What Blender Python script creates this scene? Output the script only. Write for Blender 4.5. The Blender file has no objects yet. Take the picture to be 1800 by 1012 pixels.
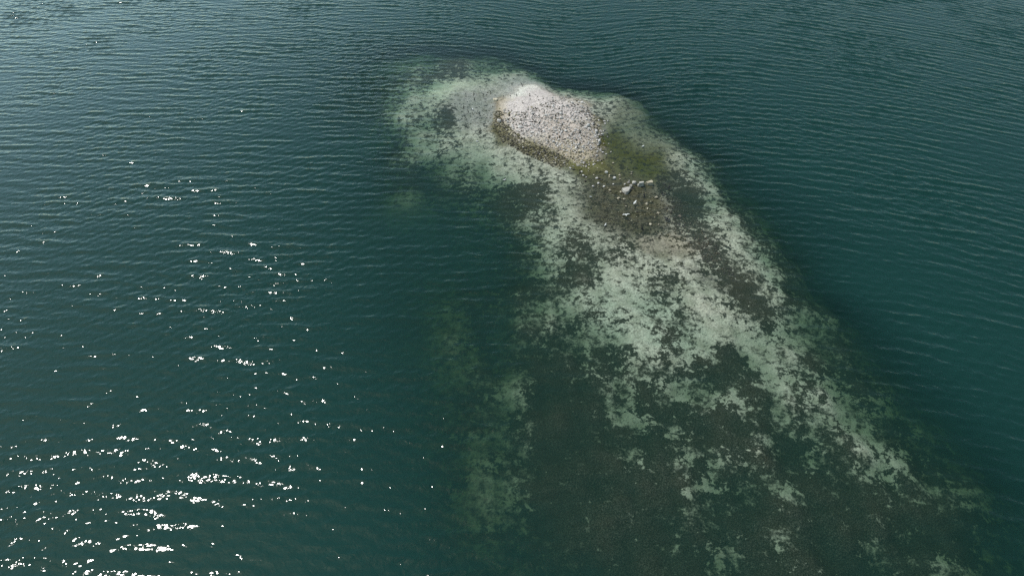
import bpy, bmesh, math, random
import numpy as np
from mathutils import Vector, Matrix, Euler

R = math.radians
scene = bpy.context.scene
COL = scene.collection
random.seed(7)
RNG = np.random.default_rng(7)

# ------------------------------------------------------------------ camera
CAM_H, PITCH, TANX = 60.0, R(42.0), 0.745
CP, SP = math.cos(PITCH), math.sin(PITCH)
cam_d = bpy.data.cameras.new('camera')
cam = bpy.data.objects.new('camera', cam_d)
COL.objects.link(cam)
cam.location = (0, 0, CAM_H)
cam.rotation_euler = (R(90) - PITCH, 0, 0)
cam_d.sensor_width = 36.0
cam_d.lens = 18.0 / TANX
cam_d.clip_start = 0.5
cam_d.clip_end = 6000
scene.camera = cam

# ------------------------------------------------------------------ world and sun
SUN_EL, SUN_AZ = 62.5, -67.0          # azimuth measured from +Y towards +X
world = bpy.data.worlds.new('World')
scene.world = world
world.use_nodes = True
wn = world.node_tree.nodes
wl = world.node_tree.links
sky = wn.new('ShaderNodeTexSky')
sky.sky_type = 'NISHITA'
sky.sun_disc = False
sky.sun_elevation = R(SUN_EL)
sky.sun_rotation = R(SUN_AZ)
sky.altitude = 200
sky.air_density = 1.0
sky.dust_density = 1.2
sky.ozone_density = 1.0
# added brightening low on the sunward sky, to lift its reflection on the water
w_tc = wn.new('ShaderNodeTexCoord')
w_dot = wn.new('ShaderNodeVectorMath'); w_dot.operation = 'DOT_PRODUCT'; w_dot.inputs[1].default_value = (-.80, .60, 0)
wl.new(w_tc.outputs['Generated'], w_dot.inputs[0])
w_mr = wn.new('ShaderNodeMapRange'); w_mr.interpolation_type = 'SMOOTHSTEP'
for _i, _v in ((1, .50), (2, 1.0), (3, 1.0), (4, 2.4)): w_mr.inputs[_i].default_value = _v
wl.new(w_dot.outputs['Value'], w_mr.inputs[0])
w_sc = wn.new('ShaderNodeVectorMath'); w_sc.operation = 'SCALE'
wl.new(sky.outputs[0], w_sc.inputs[0]); wl.new(w_mr.outputs[0], w_sc.inputs['Scale'])
w_tint = wn.new('ShaderNodeMix'); w_tint.data_type = 'RGBA'; w_tint.blend_type = 'MULTIPLY'; w_tint.inputs[0].default_value = 1
w_tint.inputs[7].default_value = (1.08, 1.15, .92, 1)
wl.new(w_sc.outputs[0], w_tint.inputs[6])
wl.new(w_tint.outputs[2], wn['Background'].inputs['Color'])
wn['Background'].inputs['Strength'].default_value = 0.14

sun_d = bpy.data.lights.new('sun', 'SUN')
sun_d.energy = 3.3
sun_d.angle = R(0.5)
sun_d.color = (1.0, 0.97, 0.92)
sun = bpy.data.objects.new('sun', sun_d)
COL.objects.link(sun)
sdir = Vector((math.sin(R(SUN_AZ)) * math.cos(R(SUN_EL)), math.cos(R(SUN_AZ)) * math.cos(R(SUN_EL)), math.sin(R(SUN_EL))))
sun.rotation_euler = (-sdir).to_track_quat('-Z', 'Y').to_euler()
sun.location = sdir * 300

scene.view_settings.view_transform = 'Standard'
scene.view_settings.look = 'None'
scene.view_settings.exposure = 0.0
scene.view_settings.gamma = 1.0
scene.cycles.use_denoising = False
scene.cycles.volume_bounces = 1
scene.cycles.transparent_max_bounces = 12
scene.cycles.caustics_reflective = False
scene.cycles.caustics_refractive = False


# ------------------------------------------------------------------ where a place of the survey lies on the ground
def at(px, py, z=0.0):
    tx = (px - 900.0) / 900.0 * TANX
    ty = (506.0 - py) / 900.0 * TANX
    dy, dz = CP + ty * SP, -SP + ty * CP
    t = (z - CAM_H) / dz
    return tx * t, dy * t


def chart(x, y, z=0.0):
    """ground point -> survey coordinates (arrays)"""
    rz = z - CAM_H
    d = y * CP - rz * SP
    u = y * SP + rz * CP
    d = np.maximum(d, 1.0)
    return 900 + x / d / TANX * 900, 506 - u / d / TANX * 900


# ------------------------------------------------------------------ heights
HP = [
    # dry mound
    (950,185,.95),(922,200,.80),(985,200,1.0),(1010,222,.85),(960,232,.75),(1030,248,.45),(1000,268,.30),(925,228,.45),
    (895,195,.38),(940,170,.5),(1012,186,.45),(1042,220,.28),(965,255,.38),(900,215,.35),
    # its waterline
    (872,215,0),(868,190,-.02),(880,235,-.02),(925,265,-.01),(975,288,.02),(1018,300,.02),(1052,268,.02),(1060,240,-.06),
    (1042,195,-.1),(990,170,-.08),(945,150,-.03),(895,162,-.03),
    (918,148,-.06),(835,190,-.14),(840,170,-.12),(800,170,-.3),(780,200,-.45),(852,240,-.14),(820,230,-.3),
    (730,160,-.8),(705,190,-1.1),(672,200,-1.9),(640,150,-3),(700,100,-2.0),(760,90,-2.1),(830,100,-1.2),(860,115,-1.1),
    (920,118,-1.3),(965,140,-1.3),(1000,130,-3.6),(1040,120,-4.6),(960,100,-4),(880,60,-4.6),(780,60,-4.4),(620,80,-4.6),
    (650,260,-4),(620,330,-4.6),
    # far right band
    (1020,165,-.4),(1090,175,-.55),(1130,195,-.5),(1165,215,-1.9),(1160,185,-2.8),(1180,250,-.5),(1215,272,-.5),(1225,240,-3),(1245,290,-1.5),
    (1240,330,-.5),(1285,330,-1.9),(1270,380,-.5),(1325,380,-1.9),(1310,420,-.5),(1360,420,-1.8),(1340,460,-.6),(1395,470,-1.8),
    (1370,520,-.75),(1408,510,-1.7),(1430,550,-1.6),(1475,545,-2.0),
    # left flank
    (1000,340,-.25),(960,330,-.4),(920,290,-.3),(880,280,-.45),(820,270,-.7),(760,250,-.95),(722,260,-1.5),(690,270,-1.9),(760,300,-2.1),
    (800,330,-2.4),(860,340,-1.5),(900,350,-1.2),(930,380,-.9),(900,420,-2.2),(850,400,-3.0),(960,400,-.6),(1000,400,-.4),(1040,380,-.16),
    (960,450,-.95),(920,470,-2.2),(1040,450,-.5),(1100,430,-.16),(1150,430,-.06),(700,340,-2.1),(760,380,-3.4),(840,470,-3.4),
    # shoal
    (1050,320,-.03),(1100,350,-.03),(1080,380,-.05),(1150,390,-.05),(1180,360,-.12),(1200,400,-.16),(1100,270,-.14),(1130,290,-.25),
    (1160,320,-.3),(1200,340,-.6),(1220,370,-.6),(1080,300,-.05),(1130,325,-.07),(1095,225,-.3),(1140,235,-.45),
    # south reef
    (1150,480,-.3),(1250,480,-.25),(1100,520,-.5),(1200,560,-.5),(1000,530,-.9),(940,540,-1.4),(895,550,-2.4),(1050,580,-.9),(1000,620,-1.6),
    (950,640,-1.9),(1150,640,-.85),(1300,600,-.75),(1400,620,-.95),(1450,600,-1.7),(1480,650,-1.8),(1540,640,-2.3),(1100,720,-1.25),
    (1250,720,-1.2),(1400,720,-1.1),(1500,740,-1.25),(1560,720,-1.9),(1580,790,-1.6),(1640,780,-2.2),(1650,850,-1.7),(1720,850,-2.1),
    (1200,800,-1.2),(1350,820,-1.2),(1500,840,-1.3),(1000,750,-1.6),(1000,900,-1.6),(940,900,-2.2),(900,680,-1.9),(860,870,-2.1),
    (800,600,-2.4),(790,520,-2.6),(780,700,-3.0),(810,960,-3.2),(880,760,-2.0),(1250,950,-1.4),(1400,950,-1.4),(1550,940,-1.5),(1660,990,-1.7),(1760,950,-2.6),
    (1800,800,-4.6),(880,600,-2.4),(700,450,-4.2),(1100,1012,-1.6),(950,1012,-2.8),
    # deep water
    (0,0,-6.5),(300,0,-6.5),(600,-60,-6.5),(900,-60,-6.5),(1200,-60,-6.5),(1500,0,-6.5),(1800,0,-6.5),(0,300,-6.5),(300,300,-6.2),(500,200,-5.8),
    (0,600,-6.5),(300,600,-6.2),(550,500,-5.8),(0,1000,-6.5),(300,1000,-6.5),(600,900,-5.8),(680,1012,-5.4),(600,700,-5.6),(1300,150,-5.5),(1400,300,-5.6),
    (1600,300,-6.3),(1500,500,-5.2),(1650,600,-6),(1800,500,-6.5),(1200,60,-6),(1780,700,-5.6),(1500,120,-6.3),(1050,40,-6),(700,20,-6),
]
_hx = np.array([at(a, b) for a, b, _ in HP])
_hz = np.array([c for _, _, c in HP])
def _phi(d2): return np.sqrt(d2 + 0.9)
_A = _phi(((_hx[:, None] - _hx[None]) ** 2).sum(-1))
_n = len(HP)
_M = np.zeros((_n + 1, _n + 1)); _M[:_n, :_n] = _A - 0.012 * np.eye(_n); _M[:_n, _n] = 1; _M[_n, :_n] = 1
_W = np.linalg.solve(_M, np.append(_hz, 0))

_fb = [(RNG.uniform(0, 2 * math.pi), RNG.uniform(0, 2 * math.pi), lam) for lam in np.geomspace(1.0, 14, 28)]

def height(x, y):
    x = np.asarray(x, float); y = np.asarray(y, float)
    z = np.full(x.shape, _W[-1])
    for (cx, cy), w in zip(_hx, _W[:-1]):
        z = z + w * np.sqrt((x - cx) ** 2 + (y - cy) ** 2 + 0.9)
    z = np.clip(z, -6.5, 1.3)
    z = np.where(z < -2, -1.44 + (z + 2) * 1.12, np.where(z < 0, z * .72, z))
    n = np.zeros_like(z)
    for a, p, lam in _fb:
        n += np.sin((x * math.cos(a) + y * math.sin(a)) * 2 * math.pi / lam + p) * lam ** 0.7
    z = z + n * 0.010 * np.clip(np.abs(z) * 1.6, 0.25, 1.5) * np.where(z < -2.2, .5, 1)
    return z


# ------------------------------------------------------------------ share of bare sand on the bed, 20 x 20 survey cells
SAND = {
 60:(640,'3444433332222'), 80:(660,'555554334443222'), 100:(640,'4455543235545433222'),
 120:(680,'33422435676765322'), 140:(680,'4655575677899545554432'),
 160:(660,'45567788888999999966667766521'), 180:(660,'467564358889999999985556784221'),
 200:(660,'466553126779999999995556543221'), 220:(660,'3347655676799999999972466653222'),
 240:(660,'3347756777699999999973356674322'), 260:(680,'355756678876999999733345676422'),
 280:(700,'323575677775699999643223456542'), 300:(700,'2222455667775666554421122346532'),
 320:(680,'444333333411116766666555444222246422'), 340:(680,'4444334532242468666666555443112653 2'.replace(' ', '')),
 360:(680,'45443334533145368755666665554112574222'), 380:(880,'256358754666666532113576322'),
 400:(880,'224476356433455554322367632'), 420:(880,'224553236645788644334766632'), 440:(880,'2235643344457778742356663 2'.replace(' ', '')),
 460:(920,'366422477665567632356652'), 480:(920,'233323577765446763234652'), 500:(920,'2334566687755677753235622'),
 520:(900,'24667776788765677764213634'), 540:(900,'536656456576563567764324665 4'.replace(' ', '')),
 560:(900,'22443356557865456788763664453'), 580:(960,'235666789634678778876764332'),
 600:(1000,'243223776467622677566333'), 620:(1000,'243245544662411387572243'), 640:(1000,'243245533342201238755535 3'.replace(' ', '')),
 660:(1000,'1116553466654242378753774 2'.replace(' ', '')), 680:(1040,'1545235774767422554657553'), 700:(1040,'156531122443263264244875 62'.replace(' ', '')),
 720:(1060,'4687422221114316544677653'), 740:(1060,'11242462101012125353457752'), 760:(1100,'1212531210146112344367632'),
 780:(1080,'354113634423424134522475563'), 800:(1080,'1441155354424111343235465732'), 820:(1180,'2435422433112122365533'),
 840:(1180,'156662343674111112243245334 4'.replace(' ', '')), 860:(1200,'422222313641111112414331'), 880:(1200,'43333111111111111111'),
 900:(1200,'41311111111111111111'), 920:(1180,'32211111254111111'), 940:(1180,'423444112541111114421'), 960:(1220,'4455211111111111221114542'),
 980:(1240,'34311111111111111111455543'), 1000:(1240,'22211111111111111111465543'), 1020:(1240,'11111111111111111111465543'),
}
RIGHT_BAND = {160:(980,'666676652'),180:(1040,'5567842'),200:(1040,'5456542'),220:(1060,'64666532'),240:(1060,'335667432'),260:(1060,'3234567642'),
 280:(1060,'43223456542'),300:(1100,'1122346532'),320:(1160,'2224642'),340:(1180,'1126532'),360:(1180,'1125742'),380:(1200,'1357632'),400:(1220,'2367632'),
 420:(1120,'7886433476632'),440:(1120,'77787423566632'),460:(1180,'67632356652'),480:(1200,'6763234652'),500:(1200,'7775323562'),520:(1240,'764213634'),540:(1240,'77643246654')}
GX0, GY0, GN, GM = 500, 40, 68, 52
_S = np.full((GM, GN), 0.30)
for yy, (xx, s) in list(SAND.items()) + list(RIGHT_BAND.items()):
    r = (yy - GY0) // 20
    for k, ch in enumerate(s):
        c = (xx - GX0) // 20 + k
        if 0 <= r < GM and 0 <= c < GN:
            _S[r, c] = int(ch) / 9.0
# weed meadow on the near side of the reef
for r in range(GM):
    for c in range(GN):
        X, Y = GX0 + 20 * c + 10, GY0 + 20 * r + 10
        if Y > 620 and 930 < X < 1180 and abs(_S[r, c] - 0.30) < 1e-6: _S[r, c] = 0.06
        if Y > 850 and 1180 < X < 1720 and abs(_S[r, c] - 0.30) < 1e-6: _S[r, c] = 0.10
# deep pale patches (centre, radii, share)
for cx, cy, rx, ry, v in [(893,675,22,28,.75),(855,870,55,45,.6),(790,600,45,60,.6),(770,500,30,50,.6),(840,780,30,40,.6),(700,345,60,26,.7),(640,230,50,25,.6),(760,500,60,40,.5),
                          (1450,548,30,16,.6),(1570,695,30,20,.6),(1640,735,40,20,.55),(1720,858,60,14,.6),(880,775,18,40,.5),(700,95,70,26,.65)]:
    for r in range(GM):
        for c in range(GN):
            X, Y = GX0 + 20 * c + 10, GY0 + 20 * r + 10
            q = ((X - cx) / rx) ** 2 + ((Y - cy) / ry) ** 2
            if q < 1.6: _S[r, c] = max(_S[r, c], v * (1 if q < 1 else .7))

for cx, cy, rx, ry, v in [(1098,265,80,62,.74),(1050,302,75,32,.68),(1090,360,88,55,.66),(835,190,40,40,.8),(800,154,34,12,1.0),(915,150,36,12,1.0)]:
    for r in range(GM):
        for c in range(GN):
            X, Y = GX0 + 20 * c + 10, GY0 + 20 * r + 10
            if ((X - cx) / rx) ** 2 + ((Y - cy) / ry) ** 2 < 1: _S[r, c] = max(_S[r, c], v)

def sand_share(px, py):
    gx = np.clip((px - GX0) / 20.0 - 0.5, 0, GN - 1.001); gy = np.clip((py - GY0) / 20.0 - 0.5, 0, GM - 1.001)
    i, j = gx.astype(int), gy.astype(int)
    fx, fy = gx - i, gy - j
    fx = fx * fx * (3 - 2 * fx); fy = fy * fy * (3 - 2 * fy)
    v = _S[j, i] * (1 - fx) * (1 - fy) + _S[j, i + 1] * fx * (1 - fy) + _S[j + 1, i] * (1 - fx) * fy + _S[j + 1, i + 1] * fx * fy
    out = (px < GX0) | (px > GX0 + 20 * GN) | (py < GY0)
    return np.where(out, 0.3, v)

# sediment colours: (cx, cy, rx, ry, rotation, colour)
SED = [
    (788,154,66,20,0,(.74,.76,.58)), (1130,560,120,60,20,(.68,.70,.56)),
    (835,192,58,42,0,(.42,.415,.36)), (915,152,52,20,0,(.52,.51,.45)),
    (1108,272,92,68,30,(.075,.082,.006)), (1055,298,80,34,15,(.13,.13,.045)), (1098,362,100,60,15,(.105,.10,.058)),
    (1130,215,60,50,30,(.22,.24,.16)), 
    (1160,432,70,24,8,(.36,.335,.25)), (1270,495,60,16,28,(.36,.35,.28)),
    (885,232,22,32,0,(.20,.185,.10)), (945,266,50,15,20,(.17,.155,.085)), (880,195,14,26,0,(.30,.25,.15)),
    (958,205,86,44,8,(.50,.445,.415)), (1000,245,62,34,20,(.42,.36,.31)), (930,178,40,18,-25,(.46,.41,.385)), (1010,268,45,16,15,(.36,.31,.23)),
]

# ------------------------------------------------------------------ small helpers
def mat(name):
    m = bpy.data.materials.new(name); m.use_nodes = True
    nt = m.node_tree; nt.nodes.clear()
    return m, nt

def nd(nt, t, **kw):
    n = nt.nodes.new(t)
    for k, v in kw.items(): setattr(n, k, v)
    return n

def math_n(nt, op, a, b=None, c=None, clamp=False):
    n = nt.nodes.new('ShaderNodeMath'); n.operation = op; n.use_clamp = clamp
    for i, v in enumerate((a, b, c)):
        if v is None: continue
        if isinstance(v, (int, float)): n.inputs[i].default_value = v
        else: nt.links.new(v, n.inputs[i])
    return n.outputs[0]

def mix_c(nt, f, a, b):
    n = nt.nodes.new('ShaderNodeMix'); n.data_type = 'RGBA'
    for s, v in ((n.inputs[0], f), (n.inputs[6], a), (n.inputs[7], b)):
        if isinstance(v, (int, float)): s.default_value = v
        elif isinstance(v, tuple): s.default_value = (*v, 1)
        else: nt.links.new(v, s)
    return n.outputs[2]

def smooth(nt, v, lo, hi, o0=0.0, o1=1.0):
    n = nt.nodes.new('ShaderNodeMapRange'); n.interpolation_type = 'SMOOTHSTEP'
    for i, s in enumerate((v, lo, hi, o0, o1)):
        if isinstance(s, (int, float)): n.inputs[i].default_value = s
        else: nt.links.new(s, n.inputs[i])
    return n.outputs[0]

def noise(nt, vec, scale, detail=4, rough=.55, dist=0.0):
    n = nt.nodes.new('ShaderNodeTexNoise')
    n.inputs['Scale'].default_value = scale; n.inputs['Detail'].default_value = detail
    n.inputs['Roughness'].default_value = rough; n.inputs['Distortion'].default_value = dist
    nt.links.new(vec, n.inputs['Vector'])
    return n.outputs[0]

def grid_mesh(name, xs, ys, X, Y, Z, floor_z=None):
    nx, ny = len(xs), len(ys)
    co = np.stack([X, Y, Z], -1).reshape(-1, 3)
    idx = np.arange(nx * ny).reshape(ny, nx)
    q = np.stack([idx[:-1, :-1], idx[:-1, 1:], idx[1:, 1:], idx[1:, :-1]], -1).reshape(-1, 4)
    loops = q.reshape(-1); sizes = np.full(len(q), 4)
    if floor_z is not None:
        ring = np.concatenate([idx[0, :], idx[1:, -1], idx[-1, -2::-1], idx[-2:0:-1, 0]])
        base = len(co)
        low = co[ring].copy(); low[:, 2] = floor_z
        co = np.concatenate([co, low])
        k = np.arange(len(ring)); k2 = (k + 1) % len(ring)
        side = np.stack([ring[k2], ring[k], base + k, base + k2], -1)
        loops = np.concatenate([loops, side.reshape(-1), base + k[::-1]])
        sizes = np.concatenate([sizes, np.full(len(side), 4), [len(ring)]])
    me = bpy.data.meshes.new(name)
    me.vertices.add(len(co)); me.vertices.foreach_set('co', co.astype(np.float32).ravel())
    me.loops.add(len(loops)); me.loops.foreach_set('vertex_index', loops.astype(np.int32))
    starts = np.concatenate([[0], np.cumsum(sizes)[:-1]])
    me.polygons.add(len(sizes)); me.polygons.foreach_set('loop_start', starts.astype(np.int32))
    sm = np.zeros(len(sizes), bool); sm[:len(q)] = True
    me.polygons.foreach_set('use_smooth', sm)
    me.update(calc_edges=True); me.validate()
    return me

def link(name, me, m=None, parent=None):
    o = bpy.data.objects.new(name, me); COL.objects.link(o)
    if m is not None and len(me.materials) == 0: me.materials.append(m)
    if parent is not None: o.parent = parent
    return o

def tag(o, label=None, cat=None, group=None, kind=None):
    if label: o['label'] = label
    if cat: o['category'] = cat
    if group: o['group'] = group
    if kind: o['kind'] = kind
    return o

def axis(lo, hi, step, far_lo, far_hi):
    a = np.arange(lo, hi + step / 2, step)
    l = lo - np.geomspace(step * 2, lo - far_lo, 26)[::-1]
    h = hi + np.geomspace(step * 2, far_hi - hi, 26)
    return np.concatenate([l, a, h])

# ------------------------------------------------------------------ lake bed and islet ground
xs = axis(-110, 110, 0.33, -1400, 1400); ys = axis(18, 180, 0.33, -800, 1700)
X, Y = np.meshgrid(xs, ys)
inner = (X > -130) & (X < 130) & (Y > 0) & (Y < 200)
Z = np.full(X.shape, -6.5)
Z[inner] = height(X[inner], Y[inner])
edge = np.clip(np.minimum.reduce([X + 130, 130 - X, Y, 200 - Y]) / 20, 0, 1)
Z = Z * edge - 6.5 * (1 - edge)
PX, PY = chart(X, Y, 0)
S = np.where(edge > 0, sand_share(PX, PY), 0.3)
C = np.tile(np.array([.62, .615, .49]), X.shape + (1,))
_w1 = sum(np.sin((X * math.cos(a) + Y * math.sin(a)) * 6.283 / l + p) * l ** .5 for a, p, l in _fb[::2]) * .9
_w2 = sum(np.sin((X * math.cos(a) + Y * math.sin(a)) * 6.283 / l + p) * l ** .5 for a, p, l in _fb[1::2]) * .5
PX, PY = PX + _w1, PY + _w2
_dry = np.clip((Z + .05) / .08, 0, 1)[..., None]
C = C * (1 - _dry) + np.array([.33, .30, .23]) * _dry
for cx, cy, rx, ry, rot, col in SED:
    c, s = math.cos(R(rot)), math.sin(R(rot))
    dx, dy = (PX - cx), (PY - cy)
    q = np.sqrt(((dx * c + dy * s) / rx) ** 2 + ((-dx * s + dy * c) / ry) ** 2)
    w = np.clip((1.25 - q) / 0.7, 0, 1)[..., None]
    w = w * w * (3 - 2 * w)
    C = C * (1 - w) + np.array(col) * w
# silt and weed film dull the deeper sand
silt = np.clip((-Z - .55) / 1.5, 0, 1)[..., None]
C = C * (1 - silt) + np.array([.25, .255, .115]) * silt
bed_me = grid_mesh('lake_bed', xs, ys, X, Y, Z)
at_s = bed_me.attributes.new('sand', 'FLOAT', 'POINT'); at_s.data.foreach_set('value', S.astype(np.float32).ravel())
at_c = bed_me.attributes.new('sediment', 'FLOAT_COLOR', 'POINT')
at_c.data.foreach_set('color', np.concatenate([C, np.ones(X.shape + (1,))], -1).astype(np.float32).ravel())

m_bed, nt = mat('lake_bed')
geo = nd(nt, 'ShaderNodeNewGeometry'); pos = geo.outputs['Position']
sep = nd(nt, 'ShaderNodeSeparateXYZ'); nt.links.new(pos, sep.inputs[0])
a_s = nd(nt, 'ShaderNodeAttribute', attribute_name='sand').outputs['Fac']
a_c = nd(nt, 'ShaderNodeAttribute', attribute_name='sediment').outputs['Color']
n1 = noise(nt, pos, 1.15, 6, .58, .35)
n2 = noise(nt, pos, 3.6, 4, .6, .2)
n4 = noise(nt, pos, 9.0, 4, .6)
n3 = noise(nt, pos, 7.0, 4, .6)
nn = math_n(nt, 'ADD', math_n(nt, 'ADD', math_n(nt, 'MULTIPLY', n1, .58), math_n(nt, 'MULTIPLY', n2, .34)), math_n(nt, 'MULTIPLY', n4, .08))
thr = math_n(nt, 'MULTIPLY_ADD', a_s, 0.255, 0.357)
wid = smooth(nt, sep.outputs['Z'], -3.2, -.3, .075, .026)
wid = math_n(nt, 'MULTIPLY', wid, smooth(nt, noise(nt, pos, .35, 3, .5), .35, .65, .5, 2.8))
weed = smooth(nt, nn, math_n(nt, 'SUBTRACT', thr, wid), math_n(nt, 'ADD', thr, wid))
wt = noise(nt, pos, .25, 3, .5)
weedc = mix_c(nt, smooth(nt, wt, .4, .62), (.010, .016, .007), (.019, .020, .009))
weedc = mix_c(nt, smooth(nt, n3, .5, .75), weedc, (.034, .034, .016))
vor = nd(nt, 'ShaderNodeTexVoronoi'); vor.inputs['Scale'].default_value = 4.5; nt.links.new(pos, vor.inputs['Vector'])
peb = nd(nt, 'ShaderNodeSeparateColor'); nt.links.new(vor.outputs['Color'], peb.inputs[0])
# pebbles give the exposed and very shallow ground its grain
shal = smooth(nt, sep.outputs['Z'], -.9, -.05)
grain = math_n(nt, 'MULTIPLY_ADD', math_n(nt, 'SUBTRACT', peb.outputs[0], .5), math_n(nt, 'MULTIPLY', shal, .5), 1.0)
grain2 = math_n(nt, 'MULTIPLY_ADD', math_n(nt, 'SUBTRACT', n3, .5), .7, 1.0)
gr = math_n(nt, 'MULTIPLY', grain, grain2)
hsv = nd(nt, 'ShaderNodeVectorMath', operation='SCALE'); nt.links.new(a_c, hsv.inputs[0]); nt.links.new(gr, hsv.inputs['Scale'])
spk = smooth(nt, noise(nt, pos, 4.2, 5, .7), .575, .67)
spk = math_n(nt, 'MULTIPLY', spk, math_n(nt, 'SUBTRACT', 1.0, smooth(nt, sep.outputs['Z'], -.05, .2)))
sedc = mix_c(nt, math_n(nt, 'MULTIPLY', spk, .7), hsv.outputs[0], (.035, .038, .022))
wet = smooth(nt, sep.outputs['Z'], .02, .13, .62, 1.0)
wets = nd(nt, 'ShaderNodeVectorMath', operation='SCALE'); nt.links.new(sedc, wets.inputs[0]); nt.links.new(wet, wets.inputs['Scale'])
film = math_n(nt, 'MULTIPLY', smooth(nt, noise(nt, pos, .55, 6, .6, .4), .42, .66), math_n(nt, 'MULTIPLY', math_n(nt, 'SUBTRACT', 1.0, smooth(nt, sep.outputs['Z'], -.1, .15)), .36))
fsed = mix_c(nt, film, wets.outputs[0], (.085, .095, .045))
base = mix_c(nt, math_n(nt, 'MULTIPLY', weed, smooth(nt, n4, .25, .6, .72, 1.0)), fsed, weedc)
bs = nd(nt, 'ShaderNodeBsdfPrincipled'); nt.links.new(base, bs.inputs['Base Color']); bs.inputs['Roughness'].default_value = .9
bs.inputs['Specular IOR Level'].default_value = .2
bmp = nd(nt, 'ShaderNodeBump'); bmp.inputs['Strength'].default_value = .7; bmp.inputs['Distance'].default_value = .12
nt.links.new(math_n(nt, 'ADD', math_n(nt, 'ADD', math_n(nt, 'MULTIPLY', weed, 1.0), n3), math_n(nt, 'MULTIPLY', vor.outputs['Distance'], -.7)), bmp.inputs['Height'])
nt.links.new(bmp.outputs[0], bs.inputs['Normal'])
out = nd(nt, 'ShaderNodeOutputMaterial'); nt.links.new(bs.outputs[0], out.inputs[0])
bed = tag(link('lake_bed', bed_me, m_bed), kind='structure')

# ------------------------------------------------------------------ water
step = 0.2
xs = axis(-152, 152, step, -1390, 1390); ys = axis(20, 212, step, -790, 1690)
X, Y = np.meshgrid(xs, ys)
inn = (X > -160) & (X < 160) & (Y > 12) & (Y < 222)
xi, yi = X[inn], Y[inn]
bx = np.linspace(-130, 130, 261); by = np.linspace(0, 200, 201)
BZ = height(*np.meshgrid(bx, by))
def bed_at(x, y):
    gx = np.clip((x + 130), 0, 259.99); gy = np.clip(y, 0, 199.99)
    i, j = gx.astype(int), gy.astype(int); fx, fy = gx - i, gy - j
    return BZ[j, i] * (1 - fx) * (1 - fy) + BZ[j, i + 1] * fx * (1 - fy) + BZ[j + 1, i] * (1 - fx) * fy + BZ[j + 1, i + 1] * fx * fy
dep = np.clip(-bed_at(xi, yi), 0, 6.5)
amp = 0.22 + 0.78 * np.clip(dep / 2.6, 0, 1) ** 0.8
edge = np.clip(np.minimum.reduce([xi + 160, 160 - xi, yi - 12, 222 - yi]) / 16, 0, 1)
amp *= edge
gust = np.zeros_like(xi)
for lam_g in (24, 31, 43, 57, 80):
    a_ = RNG.uniform(0, 6.28); gust += np.sin((xi * math.cos(a_) + yi * math.sin(a_)) * 6.283 / lam_g + RNG.uniform(0, 6.28) + np.sin(xi / 17 + lam_g))
amp *= 1 + .13 * gust
# crests bend round the shoal
ix, iy = at(1010, 230)
cx_line = np.interp(yi, [at(0, 1000)[1], at(0, 500)[1], iy, iy + 60], [at(1350, 1000)[0], at(1180, 500)[0], ix, ix + 4])
lag = 7.0 * np.exp(-((xi - cx_line) / 17.0) ** 2) * np.clip((yi - 60) / 45, 0, 1)
vy = yi + lag + .0035 * np.clip(xi - 15, 0, None) ** 2
NW = 64
gain = 0.030
dx = np.zeros_like(xi); dy = np.zeros_like(xi); dz = np.zeros_like(xi)
lam = np.geomspace(0.80, 5.2, NW)
for L in lam:
    sl = gain * math.exp(-((math.log(L / 1.55)) / 0.7) ** 2) + 0.002
    L = L * RNG.uniform(.94, 1.06)
    th = RNG.normal(R(4), R(23 if L < 1.7 else 13))
    k = 2 * math.pi / L
    ph = k * (xi * math.sin(th) + vy * math.cos(th)) + RNG.uniform(0, 2 * math.pi)
    a = sl / k
    sn, cs = np.sin(ph), np.cos(ph)
    dz += a * cs
    dx -= a * math.sin(th) * sn; dy -= a * math.cos(th) * sn
Zw = np.zeros(X.shape); Xw, Yw = X.copy(), Y.copy()
Zw[inn] = dz * amp; Xw[inn] += dx * amp; Yw[inn] += dy * amp
wat_me = grid_mesh('water', xs, ys, Xw, Yw, Zw, -9.0)
am = np.zeros(X.shape); am[inn] = amp
am_full = np.concatenate([am.ravel(), np.zeros(len(wat_me.vertices) - am.size)])
wat_me.attributes.new('chop', 'FLOAT', 'POINT').data.foreach_set('value', am_full.astype(np.float32))

# turbidity seen through the surface grows with the depth of the water column
mk = np.full(X.shape, 1 - math.exp(-.24 * 6.5)); mk[inn] = 1 - np.exp(-.24 * dep)
mk_full = np.concatenate([mk.ravel(), np.full(len(wat_me.vertices) - mk.size, .79)])
wat_me.attributes.new('murk', 'FLOAT', 'POINT').data.foreach_set('value', mk_full.astype(np.float32))
m_wat, nt = mat('lake_water')
geo = nd(nt, 'ShaderNodeNewGeometry'); pos = geo.outputs['Position']
chop = nd(nt, 'ShaderNodeAttribute', attribute_name='chop').outputs['Fac']
mp = nd(nt, 'ShaderNodeMapping'); nt.links.new(pos, mp.inputs[0]); mp.inputs['Scale'].default_value = (1.0, 1.25, 1); mp.inputs['Rotation'].default_value = (0, 0, R(-6))
b1 = noise(nt, mp.outputs[0], 1.5, 1.4, .45, .8)
bmp = nd(nt, 'ShaderNodeBump'); bmp.inputs['Distance'].default_value = .12
nt.links.new(math_n(nt, 'MULTIPLY_ADD', chop, .46, .06), bmp.inputs['Strength'])
nt.links.new(b1, bmp.inputs['Height'])
dot = nd(nt, 'ShaderNodeVectorMath', operation='DOT_PRODUCT')
nt.links.new(geo.outputs['Incoming'], dot.inputs[0]); nt.links.new(bmp.outputs[0], dot.inputs[1])
co = math_n(nt, 'MINIMUM', math_n(nt, 'ABSOLUTE', dot.outputs['Value']), 1.0)
fr = math_n(nt, 'MULTIPLY_ADD', math_n(nt, 'POWER', math_n(nt, 'SUBTRACT', 1.0, co), 5.0), .98, .02)
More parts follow.
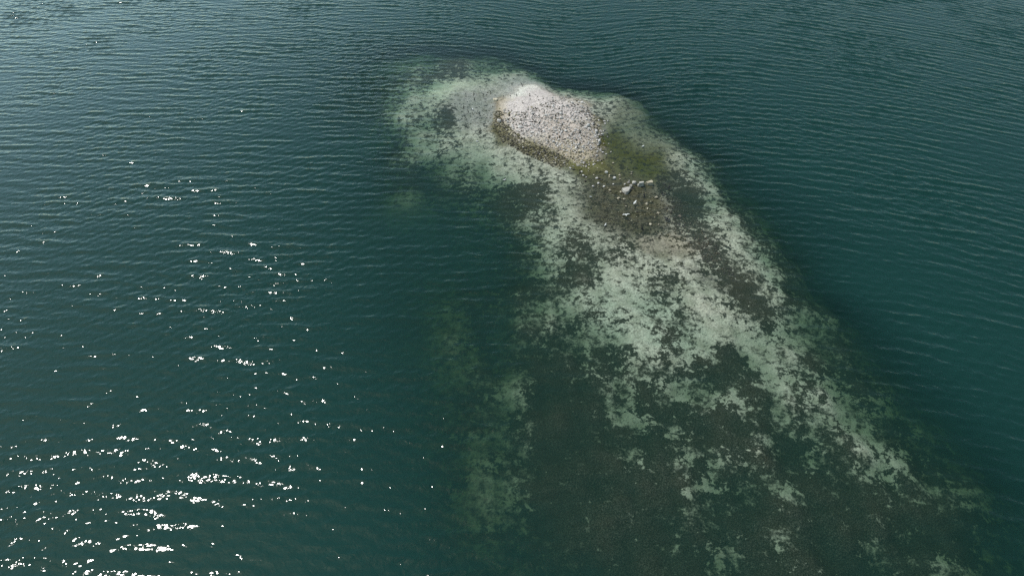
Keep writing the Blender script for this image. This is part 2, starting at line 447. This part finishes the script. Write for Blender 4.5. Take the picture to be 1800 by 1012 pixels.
tr = nd(nt, 'ShaderNodeBsdfTransparent')
gl = nd(nt, 'ShaderNodeBsdfGlossy', distribution='BECKMANN'); gl.inputs['Roughness'].default_value = .11; nt.links.new(bmp.outputs[0], gl.inputs['Normal'])
mx = nd(nt, 'ShaderNodeMixShader'); nt.links.new(fr, mx.inputs[0])
df = nd(nt, 'ShaderNodeBsdfDiffuse'); df.inputs['Color'].default_value = (.008, .042, .036, 1)
murk = nd(nt, 'ShaderNodeAttribute', attribute_name='murk').outputs['Fac']
col = nd(nt, 'ShaderNodeMixShader'); nt.links.new(murk, col.inputs[0]); nt.links.new(tr.outputs[0], col.inputs[1]); nt.links.new(df.outputs[0], col.inputs[2])
nt.links.new(col.outputs[0], mx.inputs[1]); nt.links.new(gl.outputs[0], mx.inputs[2])
out = nd(nt, 'ShaderNodeOutputMaterial'); nt.links.new(mx.outputs[0], out.inputs['Surface'])
va = nd(nt, 'ShaderNodeVolumeAbsorption'); va.inputs['Color'].default_value = (0.14, .55, .36, 1); va.inputs['Density'].default_value = .32
nt.links.new(va.outputs[0], out.inputs['Volume'])
water = tag(link('water', wat_me, m_wat), kind='structure')

# ------------------------------------------------------------------ stones
def place(px, py, lift=0.0):
    z = 0.0
    for _ in range(4):
        x, y = at(px, py, max(z, -.4) + lift)
        z = float(height(np.array([x]), np.array([y]))[0])
    return x, y, z

def rock_material(name, dark, light, stain):
    m, nt = mat(name)
    tc = nd(nt, 'ShaderNodeTexCoord'); oi = nd(nt, 'ShaderNodeObjectInfo')
    off = nd(nt, 'ShaderNodeVectorMath', operation='ADD'); nt.links.new(tc.outputs['Object'], off.inputs[0])
    sc = nd(nt, 'ShaderNodeCombineXYZ'); nt.links.new(math_n(nt, 'MULTIPLY', oi.outputs['Random'], 37.0), sc.inputs[0]); nt.links.new(sc.outputs[0], off.inputs[1])
    n = noise(nt, off.outputs[0], 2.4, 6, .62)
    n2 = noise(nt, off.outputs[0], 9.0, 4, .6)
    c = mix_c(nt, smooth(nt, n, .35, .62), dark, light)
    c = mix_c(nt, math_n(nt, 'MULTIPLY', smooth(nt, n2, .52, .72), .7), c, stain)
    gz = nd(nt, 'ShaderNodeNewGeometry'); zz = nd(nt, 'ShaderNodeSeparateXYZ'); nt.links.new(gz.outputs['Position'], zz.inputs[0])
    wetl = nd(nt, 'ShaderNodeVectorMath', operation='SCALE'); nt.links.new(c, wetl.inputs[0])
    nt.links.new(smooth(nt, math_n(nt, 'MULTIPLY_ADD', n, .1, zz.outputs['Z']), .04, .17, .38, 1.0), wetl.inputs['Scale']); c = wetl.outputs[0]
    br = nd(nt, 'ShaderNodeVectorMath', operation='SCALE'); nt.links.new(c, br.inputs[0])
    nt.links.new(math_n(nt, 'MULTIPLY_ADD', oi.outputs['Random'], .5, .72), br.inputs['Scale'])
    b = nd(nt, 'ShaderNodeBsdfPrincipled'); nt.links.new(br.outputs[0], b.inputs['Base Color']); b.inputs['Roughness'].default_value = .85
    b.inputs['Specular IOR Level'].default_value = .25
    bp = nd(nt, 'ShaderNodeBump'); bp.inputs['Strength'].default_value = .6; bp.inputs['Distance'].default_value = .06
    nt.links.new(n2, bp.inputs['Height']); nt.links.new(bp.outputs[0], b.inputs['Normal'])
    o = nd(nt, 'ShaderNodeOutputMaterial'); nt.links.new(b.outputs[0], o.inputs[0])
    return m

M_PALE = rock_material('whitened_rock', (.31, .285, .27), (.66, .63, .60), (.22, .20, .175))
M_TAN = rock_material('tan_rock', (.36, .31, .23), (.52, .47, .36), (.22, .18, .12))
M_DARK = rock_material('dark_rock', (.030, .029, .026), (.075, .07, .06), (.13, .12, .10))
M_OLIVE = rock_material('weedy_rock', (.05, .047, .022), (.16, .14, .07), (.27, .25, .18))

def rock_shape(seed, flat=1.0):
    rng = random.Random(seed)
    bm = bmesh.new(); bmesh.ops.create_icosphere(bm, subdivisions=2, radius=1)
    planes = []
    for _ in range(9):
        v = Vector((rng.gauss(0, 1), rng.gauss(0, 1), rng.gauss(0, .8))).normalized()
        planes.append((v, rng.uniform(.55, .85)))
    for v in bm.verts:
        for n, d in planes:
            e = v.co.dot(n) - d
            if e > 0: v.co -= n * e
        v.co *= 1 + rng.uniform(-.035, .035)
        v.co.z *= flat
    me = bpy.data.meshes.new('rock'); bm.to_mesh(me); bm.free()
    return me

ROCKS = {}
for key, m in (('pale', M_PALE), ('tan', M_TAN), ('dark', M_DARK), ('olive', M_OLIVE)):
    ROCKS[key] = []
    for i in range(7):
        me = rock_shape(i * 13 + len(key), random.Random(i).uniform(.5, .85)); me.materials.append(m); ROCKS[key].append(me)

rr = random.Random(21)
def rock(px, py, size, kind, label, group=None, name='rock', stretch=None):
    x, y, z = place(px, py, size * .25)
    o = bpy.data.objects.new(name, rr.choice(ROCKS[kind])); COL.objects.link(o)
    a = stretch or rr.uniform(.75, 1.35)
    h = size * .44
    o.scale = (h * a, h / a ** .5, h * rr.uniform(.8, 1.1))
    o.rotation_euler = (rr.uniform(-.3, .3), rr.uniform(-.3, .3), rr.uniform(0, 6.28) if stretch is None else rr.uniform(-.4, .4))
    o.location = (x, y, z + h * .38)
    tag(o, label, 'rock' if name == 'rock' else 'boulder', group)
    return o

def inside(poly, x, y):
    c = False; n = len(poly)
    for i in range(n):
        x1, y1 = poly[i]; x2, y2 = poly[i - 1]
        if (y1 > y) != (y2 > y) and x < (x2 - x1) * (y - y1) / (y2 - y1) + x1: c = not c
    return c

def scatter(poly, n, rng, gap=0.0, taken=None):
    pts = [] if taken is None else taken
    out = []
    x0, x1 = min(p[0] for p in poly), max(p[0] for p in poly); y0, y1 = min(p[1] for p in poly), max(p[1] for p in poly)
    for _ in range(n * 40):
        if len(out) >= n: break
        x, y = rng.uniform(x0, x1), rng.uniform(y0, y1)
        if not inside(poly, x, y): continue
        if gap and any((x - a) ** 2 + ((y - b) * 1.9) ** 2 < gap * gap for a, b in pts): continue
        pts.append((x, y)); out.append((x, y))
    return out

PILE = [(884,192),(905,197),(930,193),(948,186),(962,177),(985,173),(1008,180),(1022,184),(1035,197),(1048,225),(1054,248),(1048,262),(1012,270),(975,262),(938,250),(905,228),(884,212)]
PATCH = [(938,188),(962,184),(968,196),(948,203),(936,200)]
taken = []
# clearing on the mound stays bare
pr = random.Random(5)
spots = [p for p in scatter(PILE, 180, pr, 5.2, taken) if not inside(PATCH, *p)]
for i, (px, py) in enumerate(spots):
    big = 1.0 if py < 235 else .85
    if pr.random() < .13:  # dark rocks here double as the shaded gaps in the heap
        rock(px, py, pr.uniform(.30, .5), 'dark', 'dark rock, partly standing in for shaded gaps, among the pale rocks heaped on the dry mound', 'dark rocks and shaded gaps in the mound heap')
    else:
        k = 'tan' if (py > 245 and pr.random() < .5) else 'pale'
        rock(px, py, min(.95, .34 + pr.expovariate(5.5)) * big, k,
             'pale whitened rock packed in the dense heap on the dry mound' if k == 'pale' else 'tan rock in the thinner near edge of the heap on the dry mound',
             'pale rocks heaped on the mound' if k == 'pale' else 'tan rocks at the near edge of the heap')

for px, py in [(931,165),(931,168),(918,178),(919,181),(932,175),(945,170),(947,176),(955,173),(897,168.5),(885,169)]:
    rock(px, py, .32, 'dark', 'small dark stone on the bare pale sand at the mound\'s far left end', 'dark stones on the bare sand')
for px, py, sz in [(1022.6,179.6,.75),(1017,179,.6),(1027,181.5,.45),(1021.5,186.7,.6),(1025.8,189,.55),(1022,194,.6),(1029.7,193.4,.5),(1033.6,200,.6),(1028,200,.6),
                   (1031,209,.6),(1036.5,209.4,.7),(983,171,.45),(991,174,.4),(970.7,171,.5),(1042,217.6,.6),(1034,253,.5)]:
    rock(px, py, sz, 'pale', 'pale rock along the mound\'s far right waterline beside dark weed', 'pale rocks on the far right waterline')
for px, py, sz in [(1062.4,212.6,.5),(1068.5,212.3,.5),(1063.5,217,.5),(1052.5,211,.4),(1052.5,220.5,.4),(1059,235.7,.5),(1063,228,.45),(1066.7,234,.4),(1068,240.3,.35),(1070,252.4,.35),
                   (1059.6,267.3,.6),(1074,267,.4),(1066,270.5,.4),(1052.5,237,.45),(1048,236,.4),(1057,231,.35)]:
    rock(px, py, sz, 'pale', 'small pale rock scattered in green water beside the mound\'s right shore', 'pale rocks in the green water')
for px, py, sz in [(1048.5,273,.55),(1078,286,.6),(1058.7,287,.55),(1043,289,.55),(1035.6,285.4,.5),(1035.6,290,.5),(1035,295.5,.45),(1016.6,288,.65),(1015,281,.5),(1022,283,.5),
                   (1025.5,307.6,.5),(1030.5,311.5,.5),(1022.5,301.4,.45),(1044,307,.5),(1049,312.4,.6),(1051.6,322,.6),(1042.7,327,.6),(1061.4,327,.5),(1077.7,323,.5),
                   (1071,308,.5),(1071,311.5,.4),(1089,308,.45),(1089.5,305,.35),(1089,312,.5),(1090,314.5,.5),(1110,302,.45),(1110,305.3,.6),(1050,295.5,.4),(1026.7,277,.45),(1020,272.7,.6),
                   (1014,275,.5),(1025.5,285.7,.5),(1009.5,285.4,.5),(1002.4,295,.55),(1031.7,280,.5),(1044,283,.45),(1102,293.5,.35)]:
    rock(px, py, sz * rr.uniform(.6, 1.05), 'pale' if (px * 7) % 3 > 1.2 else 'tan', 'light rock strewn over olive algae between the mound and the boulder row', 'light rocks strewn over the algae flat')
for px, py, sz in [(1087.5,348,.6),(1096.6,349.5,.55),(1154,346.6,.65),(1138,366,.4),(1157,373.5,.5),(1195,379.5,.6),(1143.5,394,.6),(1158,394.5,.4),(1137,357.5,.75),(1072,334,.45),(1100.5,362,.4),(1091,337,.4)]:
    rock(px, py, sz, 'tan', 'lone tan rock on the brown pebble shoal on the near side of the boulder row', 'rocks on the brown shoal')
for px, py, sz in [(1096,338.5,.45),(1104,338,.4),(1109,333.5,.5),(1113,331,.45),(1126,326,.5),(1131,324,.45),(1129,328,.4),(1118,325.5,.4)]:  # added stones stand in for shade and wet under the boulders
    rock(px, py, sz, 'dark', 'black stone added as a shaded, wet underside on the near side of the boulder row', 'black stones added as undersides of the boulder row')
for px, py, sz in [(1057,315.5,.5),(1054,313,.45),(1073,335.5,.45),(1029,318,.5),(1019,303,.45),(1008,297,.5),(1172,366,.5),(1120,372,.45)]:
    rock(px, py, sz, 'dark', 'lone black stone standing on the olive and brown flat', 'black stones on the flat')
TIDE = [(868,196),(884,196),(884,215),(905,232),(940,255),(980,268),(1000,283),(985,298),(950,284),(915,268),(885,250),(868,225)]
for px, py in scatter(TIDE, 40, pr, 6.0):
    d = pr.random() < .6
    rock(px, py, pr.uniform(.3, .6), 'dark' if d else 'olive',
         'wet black rock in the weedy tide line along the mound\'s near shore' if d else 'olive weed-stained rock in the tide line along the mound\'s near shore',
         'black rocks in the tide line' if d else 'olive rocks in the tide line')

# the single stones and boulders that stand out
M_BLOCK = rock_material('pale_block', (.28, .26, .235), (.46, .43, .39), (.30, .27, .22))
def slab(poly, z0, z1, m, label, seed, tilt=0.0):
    """a block whose top outline is POLY at height z1, standing on the shoal"""
    rng = random.Random(seed)
    top = [at(px, py, z1) for px, py in poly]
    cx = sum(p[0] for p in top) / len(top); cy = sum(p[1] for p in top) / len(top)
    pts = []
    for k, (x, y) in enumerate(top):
        dz = tilt * (x - cx)
        pts.append(Vector((x - cx, y - cy, z1 - z0 + dz + rng.uniform(-.03, .03))))
        pts.append(Vector(((x - cx) * 1.08 + rng.uniform(-.03, .03), (y - cy) * 1.12 + rng.uniform(-.03, .03), 0)))
    bm = bmesh.new()
    for p in pts: bm.verts.new(p)
    bmesh.ops.convex_hull(bm, input=bm.verts)
    for v in [v for v in bm.verts if not v.link_faces]: bm.verts.remove(v)
    bmesh.ops.bevel(bm, geom=list(bm.edges), offset=.05, segments=1, affect='EDGES')
    bmesh.ops.triangulate(bm, faces=bm.faces)
    bmesh.ops.subdivide_edges(bm, edges=bm.edges, cuts=1)
    for v in bm.verts: v.co += Vector((rng.uniform(-1, 1), rng.uniform(-1, 1), rng.uniform(-1, 1))) * .016
    me = bpy.data.meshes.new('boulder'); bm.to_mesh(me); bm.free(); me.materials.append(m)
    o = bpy.data.objects.new('boulder', me); COL.objects.link(o); o.location = (cx, cy, z0)
    return tag(o, label, 'boulder')

slab([(1093,330),(1099,328.4),(1108.5,327.8),(1108,331),(1105,335.5),(1101.5,337.2),(1097,334.5)], -.12, .55, M_BLOCK, 'largest pale wedge-shaped boulder at the left end of the boulder row', 1)
slab([(1106,324.6),(1109,323.2),(1112,325),(1110.5,327.6),(1107,326.5)], -.12, .42, M_BLOCK, 'pale rounded boulder leaning against the back of the largest wedge boulder', 2)
slab([(1111.5,317.8),(1118,317.6),(1118.8,319.6),(1116,321.2),(1112,320.6)], -.12, .38, M_BLOCK, 'pale flat-topped boulder in the middle of the boulder row', 3)
slab([(1123.5,319.2),(1131.5,318),(1132,320.4),(1126,321.2),(1123.6,320.8)], -.15, .8, M_BLOCK, 'tall grey boulder with a shadowed dark front beside the tan slab', 4)
slab([(1120.5,323.6),(1123,322),(1124.4,324),(1122,325.4)], -.12, .35, M_BLOCK, 'small pale boulder at the foot of the tall grey boulder', 5)
slab([(1135,319.6),(1139,317.8),(1145.6,316),(1147.6,318.4),(1148,321),(1140,321)], -.15, .55, M_TAN, 'long tan slab tilted up at the right end of the boulder row', 6, .10)
slab([(1102,319.4),(1106,318.8),(1108,320),(1105,321.2),(1102.6,320.8)], -.12, .22, M_BLOCK, 'low pale boulder with a smaller stone behind it, left in the boulder row', 7)
slab([(1096.4,322.6),(1099,321.6),(1100.4,323),(1098,324)], -.1, .25, M_BLOCK, 'small pale boulder just behind the left end of the largest wedge boulder', 8)
slab([(1104.6,316.8),(1106.6,315.8),(1107.6,317.4),(1105.6,318)], -.1, .3, M_BLOCK, 'smallest pale boulder at the back of the boulder row', 9)
slab([(1063,300.2),(1066,299.8),(1069,301.2),(1068,302.6),(1064,302)], -.08, .3, M_PALE, 'white oblong boulder alone on the green flat behind the boulder row', 10)
slab([(1077.4,310.6),(1080,309.6),(1083,311),(1081,312.4),(1078.2,312)], -.08, .3, M_PALE, 'brightest white boulder among small rocks on the green flat', 11)
slab([(1045.6,227),(1048.5,226.6),(1051,229),(1049,231),(1046.4,230)], -.05, .6, M_PALE, 'big white boulder on the mound\'s right edge, farther of two', 12)
slab([(1051.4,245.4),(1053.5,243.4),(1055.8,245.4),(1054.6,247.6),(1052.4,247.6)], -.05, .7, M_PALE, 'big white boulder on the mound\'s right edge, nearer of two', 13)
slab([(874,208.4),(878,209.4),(881,210.6),(878.6,212.4),(874.6,211)], -.05, .45, M_PALE, 'big cream boulder on the olive tide line at the mound\'s left end', 14)
slab([(867,172.6),(871,172),(875,173.6),(873,175.8),(868,175.2)], -.1, .3, M_TAN, 'wide cream boulder with a dark underside in left shallows, larger of a pair', 15)
slab([(877.4,174),(880,173.4),(882,174.6),(880,175.8),(877.6,175.2)], -.1, .25, M_TAN, 'smaller cream boulder of a pair in the left shallows', 16)

# pebbles and small stones nobody could count
def rubble(name, groups, seed):
    rng = np.random.default_rng(seed)
    bm = bmesh.new(); bmesh.ops.create_icosphere(bm, subdivisions=1, radius=1)
    bv = np.array([v.co[:] for v in bm.verts]); bf = np.array([[v.index for v in f.verts] for f in bm.faces]); bm.free()
    V, F, T = [], [], []
    off = 0
    for poly, n, lo, hi, cols in groups:
        pts = scatter(poly, n, random.Random(seed + n))
        P = np.array(pts); xg = np.zeros(len(P)); yg = np.zeros(len(P)); z = np.zeros(len(P))
        for _ in range(4):
            for i, (a, b) in enumerate(P): xg[i], yg[i] = at(a, b, max(z[i], -.4))
            z = height(xg, yg)
        for i in range(len(P)):
            r = rng.uniform(lo, hi) * .5 * rng.uniform(.7, 1.1)
            v = bv * (1 + rng.uniform(-.22, .22, (len(bv), 1))) * (r * rng.uniform(.8, 1.4), r * rng.uniform(.8, 1.2), r * rng.uniform(.55, .9))
            a = rng.uniform(0, 6.28); c, s_ = math.cos(a), math.sin(a)
            v = np.stack([v[:, 0] * c - v[:, 1] * s_, v[:, 0] * s_ + v[:, 1] * c, v[:, 2]], -1) + (xg[i], yg[i], z[i] + r * .3)
            V.append(v); F.append(bf + off); off += len(bv)
            col = np.array(cols[rng.integers(len(cols))]) * rng.uniform(.75, 1.2)
            T.append(np.tile(np.append(col, 1), (len(bv), 1)))
    V = np.concatenate(V); F = np.concatenate(F); T = np.concatenate(T)
    me = bpy.data.meshes.new(name)
    me.vertices.add(len(V)); me.vertices.foreach_set('co', V.astype(np.float32).ravel())
    me.loops.add(F.size); me.loops.foreach_set('vertex_index', F.astype(np.int32).ravel())
    me.polygons.add(len(F)); me.polygons.foreach_set('loop_start', (np.arange(len(F)) * 3).astype(np.int32))
    me.update(calc_edges=True)
    me.attributes.new('tint', 'FLOAT_COLOR', 'POINT').data.foreach_set('color', T.astype(np.float32).ravel())
    m, nt = mat('small_stones')
    a = nd(nt, 'ShaderNodeAttribute', attribute_name='tint'); g = nd(nt, 'ShaderNodeNewGeometry')
    k = nd(nt, 'ShaderNodeVectorMath', operation='SCALE'); nt.links.new(a.outputs['Color'], k.inputs[0])
    nt.links.new(math_n(nt, 'MULTIPLY_ADD', noise(nt, g.outputs['Position'], 14, 4, .6), .8, .6), k.inputs['Scale'])
    b = nd(nt, 'ShaderNodeBsdfPrincipled'); nt.links.new(k.outputs[0], b.inputs['Base Color']); b.inputs['Roughness'].default_value = .9
    o = nd(nt, 'ShaderNodeOutputMaterial'); nt.links.new(b.outputs[0], o.inputs[0])
    return tag(link(name, me, m), 'small loose stones covering the mound and its tide line', 'rubble', kind='stuff')

PALEC = [(.56, .515, .485), (.60, .555, .525), (.37, .34, .31), (.30, .265, .23), (.43, .40, .365)]
DARKC = [(.04, .038, .03), (.06, .055, .04), (.09, .08, .05)]
OLIVC = [(.10, .09, .035), (.06, .055, .03), (.20, .18, .10), (.30, .27, .19), (.035, .033, .02)]
NEAR_EDGE = [(940,252),(1012,268),(1050,262),(1056,280),(1030,296),(990,290),(955,272)]
LEFT_FLAT = [(815,165),(868,160),(872,200),(868,235),(880,258),(830,240),(805,205)]
SHOAL = [(1000,300),(1080,330),(1190,345),(1230,395),(1180,425),(1080,420),(1030,380),(1000,335)]
RIGHT = [(1020,180),(1036,190),(1050,215),(1062,245),(1058,272),(1046,262),(1050,240),(1036,208),(1022,196)]
RAG = [(872,190),(905,194),(948,185),(972,170),(1000,164),(1034,176),(1052,200),(1066,240),(1066,280),(1034,302),(985,292),(935,268),(892,246),(868,215)]
rubble('rubble', [
    (PILE, 1700, .12, .36, PALEC + DARKC[:1]), (TIDE, 1300, .12, .36, OLIVC + DARKC), (NEAR_EDGE, 260, .12, .32, PALEC[2:4] + OLIVC),  # the heap's dark tint paints shaded gaps as well as dark stones
    (LEFT_FLAT, 110, .1, .26, DARKC), (SHOAL, 1000, .08, .26, [(.05, .048, .03), (.13, .12, .07), (.03, .03, .02), (.20, .19, .13)]), ([(1150,300),(1215,360),(1260,430),(1300,500),(1250,470),(1200,420),(1165,370)], 420, .1, .3, DARKC), (RAG, 520, .12, .42, PALEC[2:] + DARKC + OLIVC[2:4]), (RIGHT, 160, .14, .4, PALEC[2:4] + DARKC),
], 3)

# ------------------------------------------------------------------ birds
def plain(name, col, rough=.6):
    m, nt = mat(name)
    g = nd(nt, 'ShaderNodeTexCoord'); n = noise(nt, g.outputs['Object'], 22, 4, .6)
    c = mix_c(nt, smooth(nt, n, .35, .7), tuple(v * .8 for v in col), col)
    b = nd(nt, 'ShaderNodeBsdfPrincipled'); nt.links.new(c, b.inputs['Base Color']); b.inputs['Roughness'].default_value = rough
    o = nd(nt, 'ShaderNodeOutputMaterial'); nt.links.new(b.outputs[0], o.inputs[0])
    return m
B_BLACK = plain('black_plumage', (.018, .018, .02)); B_WHITE = plain('white_plumage', (.82, .82, .80)); B_GREY = plain('grey_plumage', (.36, .38, .41))
B_YELLOW = plain('yellow_bill', (.6, .38, .05)); B_HORN = plain('horn_bill', (.2, .17, .11)); B_LEG = plain('bird_leg', (.12, .09, .07))

def sweep(rings, seg=12):
    """closed surface through (x, z, half width, half height) rings along the spine"""
    bm = bmesh.new(); rows = []
    n = len(rings)
    for i, (x, z, w, h) in enumerate(rings):
        a = rings[max(i - 1, 0)]; b = rings[min(i + 1, n - 1)]
        t = Vector((b[0] - a[0], 0, b[1] - a[1])).normalized(); up = Vector((-t.z, 0, t.x))
        rows.append([bm.verts.new(Vector((x, 0, z)) + Vector((0, 1, 0)) * w * math.cos(q) + up * h * math.sin(q)) for q in [2 * math.pi * k / seg for k in range(seg)]])
    for r0, r1 in zip(rows[:-1], rows[1:]):
        for k in range(seg): bm.faces.new((r0[k], r0[(k + 1) % seg], r1[(k + 1) % seg], r1[k]))
    bm.faces.new(rows[0][::-1]); bm.faces.new(rows[-1])
    bmesh.ops.recalc_face_normals(bm, faces=bm.faces)
    for f in bm.faces: f.smooth = True
    return bm

def wing_bm(pts, thick=.012):
    """a feathered wing blade: outline points (x, y, z) given thickness"""
    bm = bmesh.new(); vs = [bm.verts.new(p) for p in pts]
    f = bm.faces.new(vs)
    r = bmesh.ops.extrude_face_region(bm, geom=[f])
    for v in r['geom']:
        if isinstance(v, bmesh.types.BMVert): v.co.z -= thick; v.co.x += thick * .5
    bmesh.ops.recalc_face_normals(bm, faces=bm.faces)
    return bm

def part(name, bm, m, parent):
    me = bpy.data.meshes.new(name); bm.to_mesh(me); bm.free()
    return link(name, me, m, parent)

def leg_bm(x, y, top, foot=.07):
    bm = bmesh.new()
    bmesh.ops.create_cone(bm, cap_ends=True, segments=6, radius1=.009, radius2=.013, depth=top, matrix=Matrix.Translation((x, y, top / 2)))
    vs = [bm.verts.new((x + dx_, y + dy_, .006)) for dx_, dy_ in ((-.01, 0), (foot, -.035), (foot * 1.15, 0), (foot, .035))]
    f = bm.faces.new(vs); r = bmesh.ops.extrude_face_region(bm, geom=[f])
    for v in r['geom']:
        if isinstance(v, bmesh.types.BMVert): v.co.z -= .006
    bmesh.ops.recalc_face_normals(bm, faces=bm.faces)
    return bm

def make_cormorant(spread):
    t = bpy.data.objects.new('cormorant', None); COL.objects.link(t); t.empty_display_size = .2
    part('body', sweep([(-.17, .13, .02, .02), (-.13, .19, .07, .06), (-.07, .28, .105, .09), (.0, .40, .115, .10), (.06, .50, .10, .085), (.095, .58, .06, .055),
                        (.10, .65, .038, .036), (.10, .72, .034, .034), (.125, .775, .036, .038), (.17, .795, .036, .034), (.205, .79, .022, .02)]), B_BLACK, t)
    part('beak', sweep([(.195, .79, .016, .014), (.25, .787, .010, .009), (.285, .775, .005, .007)], 8), B_HORN, t)
    part('tail', wing_bm([(-.12, -.03, .19), (-.26, -.06, .04), (-.28, 0, .03), (-.26, .06, .04), (-.12, .03, .19)]), B_BLACK, t)
    for s in (-1, 1):
        if spread:
            p = [(.08, s * .07, .50), (.10, s * .30, .56), (.04, s * .56, .50), (-.04, s * .60, .40), (-.03, s * .36, .33), (-.06, s * .08, .30)]
        else:
            p = [(.07, s * .10, .50), (.02, s * .125, .46), (-.10, s * .115, .30), (-.20, s * .05, .13), (-.12, s * .11, .21), (-.01, s * .122, .34)]
        part('wing', wing_bm(p if s > 0 else p[::-1]), B_BLACK, t)
        part('leg', leg_bm(-.02, s * .05, .24), B_LEG, t)
    return t

def make_gull(flying):
    t = bpy.data.objects.new('gull', None); COL.objects.link(t); t.empty_display_size = .2
    part('body', sweep([(-.20, .20, .012, .012), (-.14, .21, .05, .04), (-.05, .215, .085, .075), (.05, .23, .09, .08), (.12, .265, .065, .065),
                        (.155, .32, .045, .045), (.185, .355, .043, .042), (.215, .36, .028, .027)]), B_WHITE, t)
    part('beak', sweep([(.21, .358, .013, .014), (.25, .352, .009, .011), (.275, .34, .004, .006)], 8), B_YELLOW, t)
    part('tail', wing_bm([(-.15, -.03, .22), (-.28, -.05, .205), (-.28, .05, .205), (-.15, .03, .22)]), B_WHITE, t)
    for s in (-1, 1):
        if flying:
            p = [(.10, s * .06, .28), (.14, s * .30, .38), (.04, s * .62, .36), (-.06, s * .66, .345), (-.05, s * .34, .36), (-.08, s * .06, .27)]
        else:
            p = [(.09, s * .075, .27), (.03, s * .095, .27), (-.14, s * .06, .245), (-.32, s * .015, .23), (-.16, s * .07, .21), (.0, s * .097, .20)]
        part('wing', wing_bm(p if s > 0 else p[::-1]), B_WHITE if flying else B_GREY, t)
        part('leg', leg_bm(.02, s * .03, .17, .04), B_LEG, t)
    return t

def copy_tree(o):
    c = o.copy(); COL.objects.link(c)
    for ch in o.children:
        d = ch.copy(); COL.objects.link(d); d.parent = c
    return c

def settle(o, px, py, rz, label, cat, lift=0.0, group=None, scale=1.0):
    x, y, z = place(px, py, lift)
    o.location = (x, y, max(z, -.10) + lift); o.rotation_euler = (0, 0, R(rz)); o.scale = (scale,) * 3
    return tag(o, label, cat, group)

FLOCK = 'black cormorants standing about the islet'
corm = make_cormorant(False)
CORMS = [
    (908,169.5,150,'black cormorant leaning over at the edge of the mound\'s bare pale sand'),
    (900,150,70,'black cormorant alone on the grey sand spit at the far end, nearest its weed patch'),
    (916,149,200,'dark cormorant on the sand spit, farther of the two close together'),
    (919,152.5,20,'dark cormorant on the sand spit, nearer of the two close together'),
    (833,167,80,'black cormorant at the left end of the group standing in grey shallows'),
    (850,169.5,10,'biggest black cormorant in the middle of the group in grey shallows'),
    (862,164,160,'black cormorant in the shallows just behind the cream boulder pair'),
    (834,177,100,'cormorant in the grey shallows, second nearest on the flock\'s left side'),
    (815,191,90,'cormorant alone in grey shallows beside the dark weed patch'),
    (843,202,45,'black cormorant closest to the tide line in the grey shallows'),
    (831,202,210,'dark cormorant just left of the one closest to the tide line'),
    (823,198.5,130,'small-looking dark cormorant between weed patch and white gull'),
    (765,213,95,'black cormorant farthest left, out among the weedy shallows'),
    (1163,343,100,'black cormorant standing upright behind the tan rock right of the boulder row'),
    (1175,334.5,60,'black cormorant in dark water at the far right of the shoal'),
    (1132,346.5,80,'black cormorant standing behind the largest rock on the brown shoal'),
    (1128,404,120,'black cormorant nearest the camera on the brown shoal'),
]
for i, (px, py, rz, lab) in enumerate(CORMS):
    settle(corm if i == 0 else copy_tree(corm), px, py, rz, lab, 'cormorant', group=FLOCK, scale=.7 if px < 1000 else 1.0)
settle(make_cormorant(True), 1172, 388.5, 40, 'black cormorant holding its wings half open on the brown shoal', 'cormorant', group=FLOCK)

GULLS = [
    (1130,259,30,'white gull alone in the right-hand shallows beyond the green water'),
    (831,194,120,'white gull among the dark cormorants in grey shallows'),
    (1038,348,200,'white gull on the left edge of the brown shoal near the stones'),
    (1064,397,60,'white gull on the weedy near edge of the brown shoal'),
    (887,321,10,'white gull on the water beside the dark weed bed left of the shoal'),
    (839,252.5,170,'white gull in pale shallows below the mound\'s left tide line'),
]
gull = make_gull(False)
for i, (px, py, rz, lab) in enumerate(GULLS):
    settle(gull if i == 0 else copy_tree(gull), px, py, rz, lab, 'gull', group='white gulls standing about the islet')
fly = make_gull(True)
settle(fly, 1100, 379.5, 100, 'white gull with both wings open low over the brown shoal, nearer of two', 'gull', .35, scale=.85)
settle(copy_tree(fly), 1116, 358, 150, 'white gull with wings open low over the shoal below the largest boulder', 'gull', .35, scale=.85)
